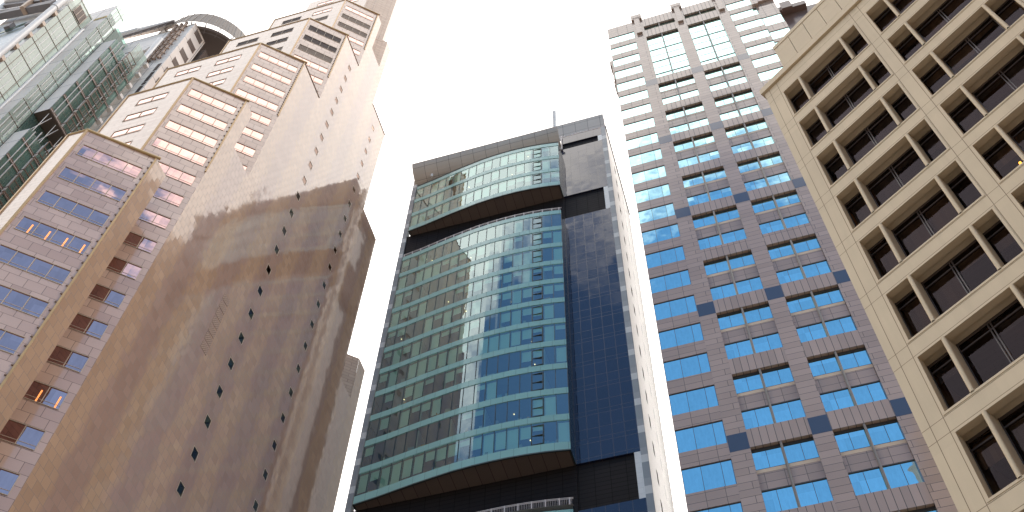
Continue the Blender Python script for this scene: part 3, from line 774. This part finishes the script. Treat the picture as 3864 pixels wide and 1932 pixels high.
def build_cream_block():
    F = Fr((12.33, 20.59), 142.2)
    root = thing('cream_office_block', 'cream precast concrete block with deep dark window openings split by vertical fins', 'office building', (F.O.x, F.O.y, 0))
    rnd = random.Random(8)
    UP = 5.16; ZP = 3.55; holes = []
    for j in range(4):
        for k in range(13): holes.append((.86 + UP * j, 5.40 + UP * j, 50.05 - ZP * k - 2.76, 50.05 - ZP * k))
    w = MB(); w.grid(F, 0, 21.6, 0, 51.35, holes, .62); w.build('front_wall', m_cream, root)
    for j in range(4):
        for k in range(13):
            u0, u1, z0, z1 = holes[j * 13 + k]
            f = MB()
            for q in ((u0 - .03, u0 + .06, z0 - .03, z1 + .03), (u1 - .06, u1 + .03, z0 - .03, z1 + .03), (u0 + .06, u1 - .06, z0 - .03, z0 + .06), (u0 + .06, u1 - .06, z1 - .06, z1 + .03)):
                f.box(F, q[0], q[1], -.3 if q[3] - q[2] > 1 else -.25, .022, q[2], q[3])
            o = f.build('window_bay', m_creamp, root)
            for x in (u0 + 1.05, u1 - .93):
                fn = MB()
                nseg = 8; prof = [(x - .075, -.60)] + [(x - .075 * cos(pi * i / nseg), .005 + .06 * sin(pi * i / nseg)) for i in range(nseg + 1)] + [(x + .075, -.60)]
                for (a, b), (c, d) in zip(prof, prof[1:]):
                    fn.poly([F.p(a, b, z0 + .05), F.p(c, d, z0 + .05), F.p(c, d, z1 - .05), F.p(a, b, z1 - .05)], [(b, z0), (d, z0), (d, z1), (b, z1)], 0, F.p(x, -.4, (z0 + z1) / 2), sm=False)
                fn.build('fin', m_creamp, o)
            fr = MB()
            fr.box(F, u0, u1, -.60, -.53, z1 - .46, z1 - .40); fr.box(F, u0, u1, -.615, -.56, z1 - .12, z1)
            um = (u0 + u1) / 2 + .05
            for x in (um - .05, um + .05): fr.box(F, x - .02, x + .02, -.60, -.52, z0, z1 - .12)
            fr.box(F, u0, u1, -.6, -.5, z0, z0 + .04)
            for x in (u0 + .02, u0 + 1.15, u1 - 1.03, u1 - .02): fr.box(F, x - .02, x + .02, -.60, -.54, z0, z1)
            kid(o, fr.build('window_frame', m_brownf, o))
            for a, b in ((u0, u0 + .98), (u0 + 1.12, um), (um, u1 - 1.0), (u1 - .86, u1)):
                p = MB(); p.face(F, a, b, z0, z1, -.57); p.build('pane', m_glassE, o)
            # room behind: dark ceiling and back wall, curtains, sill board
            r = MB(); r.face(F, u0 - .2, u1 + .2, z0 - .3, z1 + .1, -3.6, 0)
            r.poly([F.p(u0 - .2, -.66, z1 - .10), F.p(u1 + .2, -.66, z1 - .10), F.p(u1 + .2, -3.6, z1 - .10), F.p(u0 - .2, -3.6, z1 - .10)], None, 1)
            r.build('room', [m_inside, m_cur[1]], o)
            mt = rnd.choice(m_cur)
            for a, b in ((u0 + .05, u0 + .9), (u0 + 1.2, um - .1), (um + .1, u1 - 1.1), (u1 - .8, u1 - .05)):
                q = rnd.random(); cm = MB()
                if q < .45: cm.face(F, a, b, z1 - rnd.choice([.5, .7, .8, 1.1]), z1 - .1, -.75)
                elif q < .82: cm.face(F, a, b, z0, z1 - .1, -.8)
                cm.build('curtain', mt, o)
            if rnd.random() < .16:
                lm = MB(); e = rnd.uniform(u0 + .6, u1 - .6)
                for i in range(2): q = F.p(e + .18 * i, -1.3, z1 - .75 - .05 * i); lm.tube(q, q - Vector((0, 0, .1)), .045, 8)
                lm.build('room_lamp', m_lampo, o)
    # ledge, parapet
    l = MB(); l.box(F, -.12, 21.7, -.6, .14, 51.38, 51.86); l.box(F, -.0, 21.6, -.6, .03, 51.86, 52.15)
    l.build('roof_ledge', m_creamp, root)
    pw = MB(); u = 1.48
    pw.box(F, 1.49, 21.6, -.6, -.2, 52.15, 54.95)
    while u < 21:
        pw.box(F, u, u + .94, -.2, -.03, 52.3, 54.0); pw.box(F, u, u + .94, -.2, -.03, 54.012, 54.62); u += .965
    pw.box(F, 1.46, 21.6, -.7, 0.0, 54.64, 54.98)
    pw.build('parapet', m_creamp, root)
    b = MB(); b.box(F, .01, 21.6, -14, -3.7, 0, 51.3); b.box(F, .01, 21.6, -3.7, -.63, 50.2, 51.3)
    for j in range(5): b.box(F, .02 if j == 0 else .86 + UP * j - .7, .8 + UP * j, -3.7, -.63, 0, 50.2)
    b.build('rear_body', m_creamp, root)
build_cream_block()

# ------------------------------------------------------------------ steel and glass bank tower (far left)
m_hg = None
def pale_glass(name, tint, c1, c2, w, h, refl=.12, body=.55):
    """fritted pale glass: part milky, part see-through, with reflection"""
    m, t, b = new_mat(name); uv, ux, uy = uvxy(t)
    r, f = brick(t, uv, w, h, .02, 0)
    nz = noise(t, uv, 1.2, 4, .6)
    mp = t.nodes.new('ShaderNodeMapping'); mp.inputs['Scale'].default_value = (3.2, .05, 1); t.links.new(uv, mp.inputs['Vector'])
    n2 = noise(t, mp.outputs[0], 1.3, 4, .7)
    mk = math_(t, 'ADD', math_(t, 'MULTIPLY', nz, .4), math_(t, 'MULTIPLY', n2, .9)); mk = math_(t, 'SUBTRACT', mk, .25)
    c = mixc(t, mk, c1, c2); c = mixc(t, f, c, (.10, .07, .06)); t.links.new(c, b.inputs['Base Color'])
    b.inputs['Roughness'].default_value = .08; b.inputs['IOR'].default_value = 1.7
    tr = t.nodes.new('ShaderNodeBsdfTransparent'); tr.inputs[0].default_value = (*tint, 1)
    mx = t.nodes.new('ShaderNodeMixShader'); t.links.new(math_(t, 'MAXIMUM', f, body), mx.inputs[0])
    t.links.new(tr.outputs[0], mx.inputs[1]); t.links.new(b.outputs[0], mx.inputs[2])
    t.links.new(mx.outputs[0], t.nodes['Material Output'].inputs[0]); jitter_normal(t, b, r, .012, .02, uv); return m
def build_bank_tower():
    F = Fr((-48, 49), 18.1, 1.15); k_ = 1.15
    root = thing('bank_tower', 'grey steel and pale green glass tower with outside tubes, trusses and curved louvred drum', 'office tower', tuple(F.p(0, 0, 0)[:2]) + (0,))
    g1 = pale_glass('frosted_green_glass', (.7, .85, .78), (.27, .33, .28), (.58, .62, .55), 20, 3.37, .1, .9)
    g2 = pale_glass('pale_teal_glass', (.62, .80, .72), (.27, .34, .30), (.55, .62, .56), .62, 40, .1, .62)
    g3 = pale_glass('dark_teal_glass', (.30, .52, .46), (.07, .14, .12), (.30, .42, .36), 1.1, 3.3, .1, .5)
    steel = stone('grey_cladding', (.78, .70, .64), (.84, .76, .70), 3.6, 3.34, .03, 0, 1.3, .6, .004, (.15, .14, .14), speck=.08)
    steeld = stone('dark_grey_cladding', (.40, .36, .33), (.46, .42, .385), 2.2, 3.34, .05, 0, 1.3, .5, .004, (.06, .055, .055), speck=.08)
    tube_m = plain('steel_tube', (.58, .56, .55), .35, 0, 1.5, .1, .5)
    beam_m = plain('dark_beam', (.17, .15, .15), .5, 0, 1.5, .2, .6)
    slat_m = stone('white_slats', (.70, .70, .69), (.78, .78, .77), 30, .55, .05, 0, 1.45, .4, 0, (.42, .42, .42), speck=.05)
    bronze = plain('bronze_frame', (.14, .085, .06), .4, .2, 1.5, .2); tanf = plain('tan_frame', (.42, .30, .22), .4); tanf2 = plain('mauve_frame', (.34, .27, .24), .5)
    brown = stone('brown_louvre_panel', (.16, .115, .095), (.19, .14, .115), 30, .14, .03, 0, 1.45, .5, 0, (.08, .055, .045), speck=.06)
    P = F.p
    FB = Fr(F.xy(0, 0), 108.1, k_)      # facing the viewer; its u runs outward
    def bface(mb, v0, v1, z0, z1, u, mi=0): mb.poly([P(u, v0, z0), P(u, v1, z0), P(u, v1, z1), P(u, v0, z1)], [(v0, z0), (v1, z0), (v1, z1), (v0, z1)], mi)
    Z = 3.37; zl = [100.2 + Z * i for i in range(-16, 7)]
    # --- volume 1: frosted curtain wall
    w = MB(); w.face(F, -9.3, -6.3, 40, 120.8, 0)
    w.build('curtain_wall', g1, root)
    w = MB(); w.box(F, -9.28, -6.32, -9, -.9, 40, 120.4); w.build('core_wall', steel, root)
    j = MB()
    for z in zl: j.box(F, -9.3, -6.3, .0, .05, z - .03, z + .03)
    for u in (-8.65, -6.9): j.box(F, u - .02, u + .02, .0, .05, 40, 120.8)
    j.build('joint_bar', bronze, root)
    j = MB()
    for z in zl:
        for q in (-8.15, -7.5): j.box(F, q - .035, q + .035, .004, .03, z + .25, z + Z - .25)
        j.box(F, -8.45, -7.1, -.30, -.22, z + Z * .5 - .04, z + Z * .5 + .04)
    j.build('inner_rail', tube_m, root)
    lv = MB(); lv.box(F, -8.5, -6.92, .01, .09, 117.3, 119.6); lv.build('louvre_panel', brown, root)
    lf = MB()
    for q in (-8.5, -7.95, -7.42, -6.92): lf.box(F, q - .03, q + .03, .09, .13, 117.3, 119.6)
    lf.build('louvre_frame', tanf, root)
    t = MB(); t.tube(P(-6.2, .12, 40), P(-6.2, .12, 114.4), .2, 12); t.tube(P(-6.2, .05, 114.4), P(-6.2, .05, 117.3), .24, 12); t.build('edge_tube', tube_m, root)
    # outer left: big vertical tube with brackets, slatted wall, trusses
    w = MB(); bface(w, -14, -.02, 40, 117.2, -9.3); w.build('slatted_wall', slat_m, root)
    w = MB(); bface(w, -1.6, -.9, 40, 120, -9.34); w.build('slot_glazing', g3, root)
    t = MB(); t.tube(P(-10.0, -.15, 40), P(-10.0, -.15, 114.3), .42, 16); t.build('hanger_tube', tube_m, root)
    t = MB(); t.tube(P(-10.0, -.15, 114.3), P(-10.0, -.15, 117.6), .5, 16); t.build('hanger_tube', tube_m, root)
    first = None
    for i, z in enumerate(zl[:-2]):
        if first is None:
            b = MB(); b.box(F, -9.9, -9.3, -.28, .12, z - .32, z + .28); first = b.build('bracket', tanf, root); zf = z
            b = MB(); b.box(F, -9.75, -9.3, -.75, -.28, z - .3, z + .26); kid(first, b.build('bracket_web', beam_m, first))
        else: dup(first, (z - zf) * k_)
    t = MB(); t.bar(P(-10.2, -14, 119.7), P(-10.2, -.35, 115.0), .9, 1.25); t.build('truss_beam', beam_m, root)
    t = MB(); t.bar(P(-10.65, -14, 120.3), P(-10.2, -.35, 115.75), .5, .22); t.build('truss_flange', tube_m, root)
    t = MB(); t.bar(P(-10.4, -9.4, 121.2), P(-10.3, -2.0, 117.3), .7, 1.0); t.build('truss_beam', beam_m, root)
    t = MB(); t.bar(P(-10.8, -9.4, 121.8), P(-10.5, -2.0, 117.9), .5, .25); t.build('truss_flange', tube_m, root)
    t = MB(); t.tube(P(-10.3, -9.6, 112), P(-10.3, -9.6, 124.5), .62, 16); t.tube(P(-10.0, -9.0, 121.5), P(-9.9, -4, 123.5), .35, 12); t.build('truss_mast', tube_m, root)
    t = MB(); t.box(F, -10.7, -9.6, -2.9, -2.3, 117.2, 119.2); t.box(F, -10.9, -9.9, -4.6, -4.1, 115.6, 118.4); t.tube(P(-10.6, -2.6, 118.3), P(-10.6, -1.4, 118.6), .16, 8); t.build('truss_joint', tanf, root)
    for (v, z) in ((-5.4, 112.6), (-2.0, 110.8), (-8.4, 113.9)):
        t = MB(); t.box(F, -9.9, -9.3, v - .35, v + .35, z, z + 1.3); t.build('bracket', beam_m, root)
    t = MB(); t.bar(P(-9.6, -6.6, 111.4), P(-9.6, -.6, 113.6), .1, .8); t.bar(P(-9.6, -14, 112), P(-9.6, -7, 113.4), .1, 1.6); t.build('wall_glazing', g3, root)
    # ring walkway at the very top left
    t = MB(); c = P(-12.2, -11, 123.5)
    pts = [c + Vector((cos(a) * 3.6, sin(a) * 3.6, 0)) for a in [2 * pi * i / 32 for i in range(33)]]
    for a, b in zip(pts, pts[1:]): t.tube(a, b, .07, 6); t.tube(a + Vector((0, 0, 1)), b + Vector((0, 0, 1)), .05, 6)
    for a in pts[:-1:2]: t.tube(a, a + Vector((0, 0, 1)), .05, 6)
    t.build('walkway_rail', bronze, root)
    # --- volume 2
    w = MB(); w.face(F, -6.1, -4.35, 40, 125.1, 1.83); w.build('curtain_wall', g2, root)
    br = MB(); zz = 60
    while zz < 117:
        br.tube(P(-6.0, 1.5, zz), P(-4.5, 1.5, zz + 1.7), .07, 6); br.tube(P(-4.5, 1.5, zz + 1.7), P(-6.0, 1.5, zz + 3.37), .07, 6)
        br.box(F, -6.05, -4.4, 1.35, 1.42, zz - .08, zz + .08); zz += 3.37
    br.build('cross_brace', tube_m, root)
    w = MB(); w.face(F, -6.1, -4.2, 40, 124.9, .4); w.build('inner_wall', plain('inner_green', (.16, .2, .17), .8), root)
    j = MB()
    for z in zl + [zl[-1] + Z]: j.box(F, -6.1, -4.35, 1.83, 1.88, z + .05, z + .1)
    j.build('joint_bar', bronze, root)
    zf = 60.0; fin0 = None
    for i in range(19):
        fm = MB()
        if fin0 is None:
            for q in (-5.75, -5.25, -4.85): fm.box(F, q - .03, q + .03, 1.84, 1.90, zf + .3, zf + 3.1)
            fin0 = fm.build('glass_fin', tube_m, root)
        else: dup(fin0, 3.37 * i * k_)
    w = MB(); bface(w, -.0, 1.83, 40, 118.0, -6.1); bface(w, -4, 1.83, 118.0, 125.15, -6.1); w.build('end_cladding', steel, root)
    w = MB(); w.box(F, -6.16, -6.1, .1, 1.7, 120.6, 121.1); w.build('ochre_stain', plain('ochre', (.42, .30, .10), .7), root)
    # --- volume 3: glazed stair boxes with outside frames
    def stair_box(z0, z1, n):
        w = MB(); w.face(F, -4.3, .2, z0, z1, 3.65)
        bx = w.build('stair_glazing', g3, root)
        w = MB(); w.box(F, -4.25, .15, 1.85, 1.9, z0, z1); kid(bx, w.build('inner_wall', plain('inner_teal', (.05, .14, .12), .7), bx))
        e = MB(); bface(e, 1.83, 3.65, z0, z1, -4.3); e.build('end_cladding', steel, root)
        u = MB(); u.poly([P(-4.3, 1.83, z0), P(-4.3, 3.65, z0), P(.2, 3.65, z0), P(.2, 1.83, z0)], None, 0, P(0, 2, z0 + 9)); u.build('underside', plain('brown_underside', (.10, .075, .06), .5), root)
        zs = [z0 + .05 + 3.37 * i for i in range(n)]
        for i, z in enumerate(zs):
            b = MB(); b.box(F, -4.3, .25, 3.66, 3.78, z - .07, z + .07); o = b.build('floor_edge', tanf2, root)
            b = MB(); b.box(F, -4.3, .25, 3.66, 3.78, z + .17, z + .26); kid(o, b.build('floor_edge_lower', bronze, o))
            for uu_ in (-3.3, -2.2, -1.1):
                b = MB(); b.bar(P(uu_, 3.75, z), P(uu_ + .02, 3.75, z + 3.3), .09, .09); b.build('vertical_rod', tube_m, root)
            # projecting bronze frame with slats
            b = MB()
            for q in (-2.5, -.95):
                b.box(F, q, q + .07, 4.35, 4.42, z + .1, z + 2.7); b.box(F, q, q + .06, 3.8, 4.35, z + .1, z + .16); b.box(F, q, q + .06, 3.8, 4.35, z + 2.6, z + 2.66)
            for q in (.1, 1.35, 2.6): b.box(F, -2.5, -.88, 4.35, 4.42, z + q, z + q + .09)
            for i2 in range(4): b.box(F, -1.9 + .24 * i2, -1.86 + .24 * i2, 4.35, 4.40, z + .15, z + 1.35)
            b.build('sun_shade', bronze, root)
        for u_ in (-3.85, -2.35, -.65): 
            b = MB(); b.bar(P(u_, 3.85, z0), P(u_, 3.85, z1), .07, .07); b.build('vertical_rod', tube_m, root)
    stair_box(97.1, 116.7, 6)
    stair_box(60, 92.6, 10)
    w = MB(); w.face(F, -4.3, .2, 60, 122, 1.84); w.build('recess_glazing', g3, root)
    w = MB(); w.box(F, -4.3, .2, 1.2, 1.5, 60, 122); w.build('inner_wall', m_dark, root)
    b = MB()
    for u_ in (-3.9, -2.6, -1.3): b.tube(P(u_, 2.1, 92.8), P(u_ + .5, 3.4, 97), .05, 6); b.tube(P(u_, 3.4, 92.8), P(u_, 3.4, 97), .04, 6)
    b.build('bracing_rod', tube_m, root)
    # teal panelled glass box right of the stairs
    w = MB(); w.face(F, -2.0, .1, 116.3, 121.3, 3.66); w.build('panelled_glazing', g2, root)
    e = MB(); bface(e, .6, 3.66, 116.3, 121.5, -2.0); e.build('end_cladding', steel, root)
    for z in (104.2, 107.4, 110.8, 113.9, 117.1, 120.1):
        b = MB(); b.box(F, .2, .75, 3.5, 4.0, z - .25, z + .3); b.build('bracket', steel, root)
    # --- volume 4: clad service tower with louvres and vent pipes
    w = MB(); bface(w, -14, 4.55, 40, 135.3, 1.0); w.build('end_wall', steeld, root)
    w = MB(); bface(w, 4.55, 5.5, 40, 135.25, .98); w.poly([P(.98, 4.0, 122), P(.98, 4.55, 122), P(.98, 4.55, 135.25), P(.98, -8, 135.25), P(.98, -8, 131), P(.98, 2, 126)], None, 0); w.face(F, .98, 3.8, 40, 135.25, 5.5); w.build('service_cladding', steel, root)
    w = MB(); w.box(F, .99, 3.79, -14, 5.48, 40, 135.2); w.build('rear_body', steel, root)
    for z in (134.6, 131.3, 127.95, 124.7, 121.4, 118.1):
        b = MB(); b.box(F, 1.7, 3.2, 5.5, 5.56, z - 1.35, z); o = b.build('louvre_panel', brown, root)
        b = MB()
        for q in ((1.66, 1.72, z - 1.4, z + .04), (3.18, 3.24, z - 1.4, z + .04)): b.box(F, *q[:2], 5.5, 5.6, *q[2:])
        kid(o, b.build('louvre_frame', bronze, o))
    pipe = None
    for i, z in enumerate((135.0, 133.5, 131.7, 130.1, 128.5, 126.9, 125.3, 123.8)):
        for v in (4.4, 3.68, 2.98):
            if pipe is None:
                t = MB(); t.tube(P(.62, v, z - 1.15), P(.62, v, z), .2, 10); t.tube(P(.62, v, z - .12), P(.62, v, z + .08), .25, 10); t.bar(P(.62, v, z - .5), P(1.0, v, z - .5), .18, .18)
                pipe = t.build('vent_pipe', plain('brown_pipe', (.26, .17, .12), .5), root); q0 = P(.62, v, z)
            else: dup(pipe, 0, P(.62, v, z) - q0)
    for (z0, z1) in ((118.9, 121.1), (117.7, 118.5), (115.6, 117.5), (114.6, 115.3), (112.2, 114.2), (111.0, 111.7), (108.5, 110.5)):
        b = MB(); b.box(F, .93, .975, 4.78, 5.26, z0, z1); b.build('slot_window', m_louvbr, root)
    t = MB(); t.tube(P(.4, 2.6, 100), P(.4, 2.6, 129.5), .45, 16); t.build('service_tube', tube_m, root)
    t = MB(); t.bar(P(.3, 2.3, 125.6), P(.3, -8, 128.6), .8, 1.1); t.build('truss_beam', steel, root)
    t = MB(); t.bar(P(.2, 2.3, 123.2), P(.2, -3, 124.6), .8, 1.0); t.build('truss_beam', beam_m, root)
    t = MB(); t.box(F, -.1, .3, -.2, .15, 123.6, 126.4); t.box(F, -.1, .4, -1.3, -1.0, 122.5, 125.2); t.build('truss_joint', tanf, root)
    t = MB(); t.bar(P(.6, -8.5, 138.7), P(.6, 2, 136.6), .9, 1.5); t.build('roof_girder', steel, root)
    t = MB(); t.tube(P(.3, -8.5, 137.2), P(.3, -3, 137.0), .55, 14); t.tube(P(.3, -3, 137.0), P(.3, 1.5, 136.6), .3, 12); t.build('roof_tube', tube_m, root)
    t = MB(); t.bar(P(.2, -9, 135.6), P(.2, 2.5, 136.1), .4, .5)
    for i in range(9): t.tube(P(.15, -8 + i * 1.15, 134.6), P(.15, -7.6 + i * 1.15, 136), .05, 6)
    t.build('gantry', beam_m, root)
    # --- curved louvred drum
    c0 = (7.8, 3.1); c1 = (7.3, 3.25); R0, R1 = 7.48, 6.47
    d = MB(); dk = MB(); sl = MB(); NSG = 96
    for i in range(NSG):
        a, b = 2 * pi * i / NSG, 2 * pi * (i + 1) / NSG
        A0 = P(c0[0] + R0 * cos(a), c0[1] + R0 * sin(a), 135); B0 = P(c0[0] + R0 * cos(b), c0[1] + R0 * sin(b), 135)
        A1 = P(c1[0] + R1 * cos(a), c1[1] + R1 * sin(a), 139.6); B1 = P(c1[0] + R1 * cos(b), c1[1] + R1 * sin(b), 139.6)
        d.poly([A0, B0, B1, A1], [(i * .5, 0), (i * .5 + .5, 0), (i * .5 + .5, 5), (i * .5, 5)], 0, P(c0[0], c0[1], 137))
        if i % 2 == 0: sl.bar(A0 + (A0 - P(*c0, 135)) * .004, A1 + (A1 - P(*c1, 139.6)) * .004, .1, .1)
        for (ra, rb, zz) in ((6.9, 6.55, 135.1), (6.0, 5.85, 135.6)):
            dk.poly([P(c0[0] + ra * cos(a), c0[1] + ra * sin(a), zz), P(c0[0] + ra * cos(b), c0[1] + ra * sin(b), zz), P(c0[0] + rb * cos(b), c0[1] + rb * sin(b), zz), P(c0[0] + rb * cos(a), c0[1] + rb * sin(a), zz)], None, 0, P(*c0, 140))
        if i % 4 == 0: dk.bar(P(c0[0] + 7.3 * cos(a), c0[1] + 7.3 * sin(a), 135.2), P(c0[0] + 5.8 * cos(a + .05), c0[1] + 5.8 * sin(a + .05), 135.5), .12, .3)
    d.build('louvred_drum', stone('drum_panel', (.15, .12, .10), (.18, .145, .12), .5, 9, .02, 0, 1.45, .5, 0, (.2, .15, .12), speck=.06), root)
    sl.build('drum_rib', plain('drum_rib_tan', (.27, .225, .19), .5), root); dk.build('drum_bracing', beam_m, root)
    t = MB(); t.poly([P(c0[0] + 5.7 * cos(a), c0[1] + 5.7 * sin(a), 137.5) for a in [2 * pi * i / 40 for i in range(40)]], None, 0, P(*c0, 150)); t.build('drum_floor', plain('drum_floor', (.13, .105, .095), .8), root)
    t = MB(); t.box(F, 4.2, 7.4, 1.5, 5.9, 118, 133.5); t.build('lift_shaft', brown, root)
    t = MB(); t.face(F, 3.8, 6.4, 112, 128.5, 5.2); t.build('lift_glazing', g3, root)
build_bank_tower()

# ------------------------------------------------------------------ office blocks behind the viewer (seen as reflections)
def rear_blocks():
    r = thing('brown_office_block', 'brown and cream office block mirrored in the lower blue windows of the pink tower', 'office building', (24, -34, 0))
    F = Fr((13, -31), 109.2)
    w = MB(); w.box(F, 0, 26, -14, 0, 0, 119); w.build('front_wall', stone('brown_facade', (.26, .15, .10), (.32, .19, .12), 1.2, 1.2, .03, 0, 1.5, .4, 0, (.1, .06, .05)), r)
    w = MB(); w.box(F, 6, 26, 0, 1.2, 0, 114); w.build('cream_bay', plain('cream_render', (.6, .56, .42), .7), r)
rear_blocks()
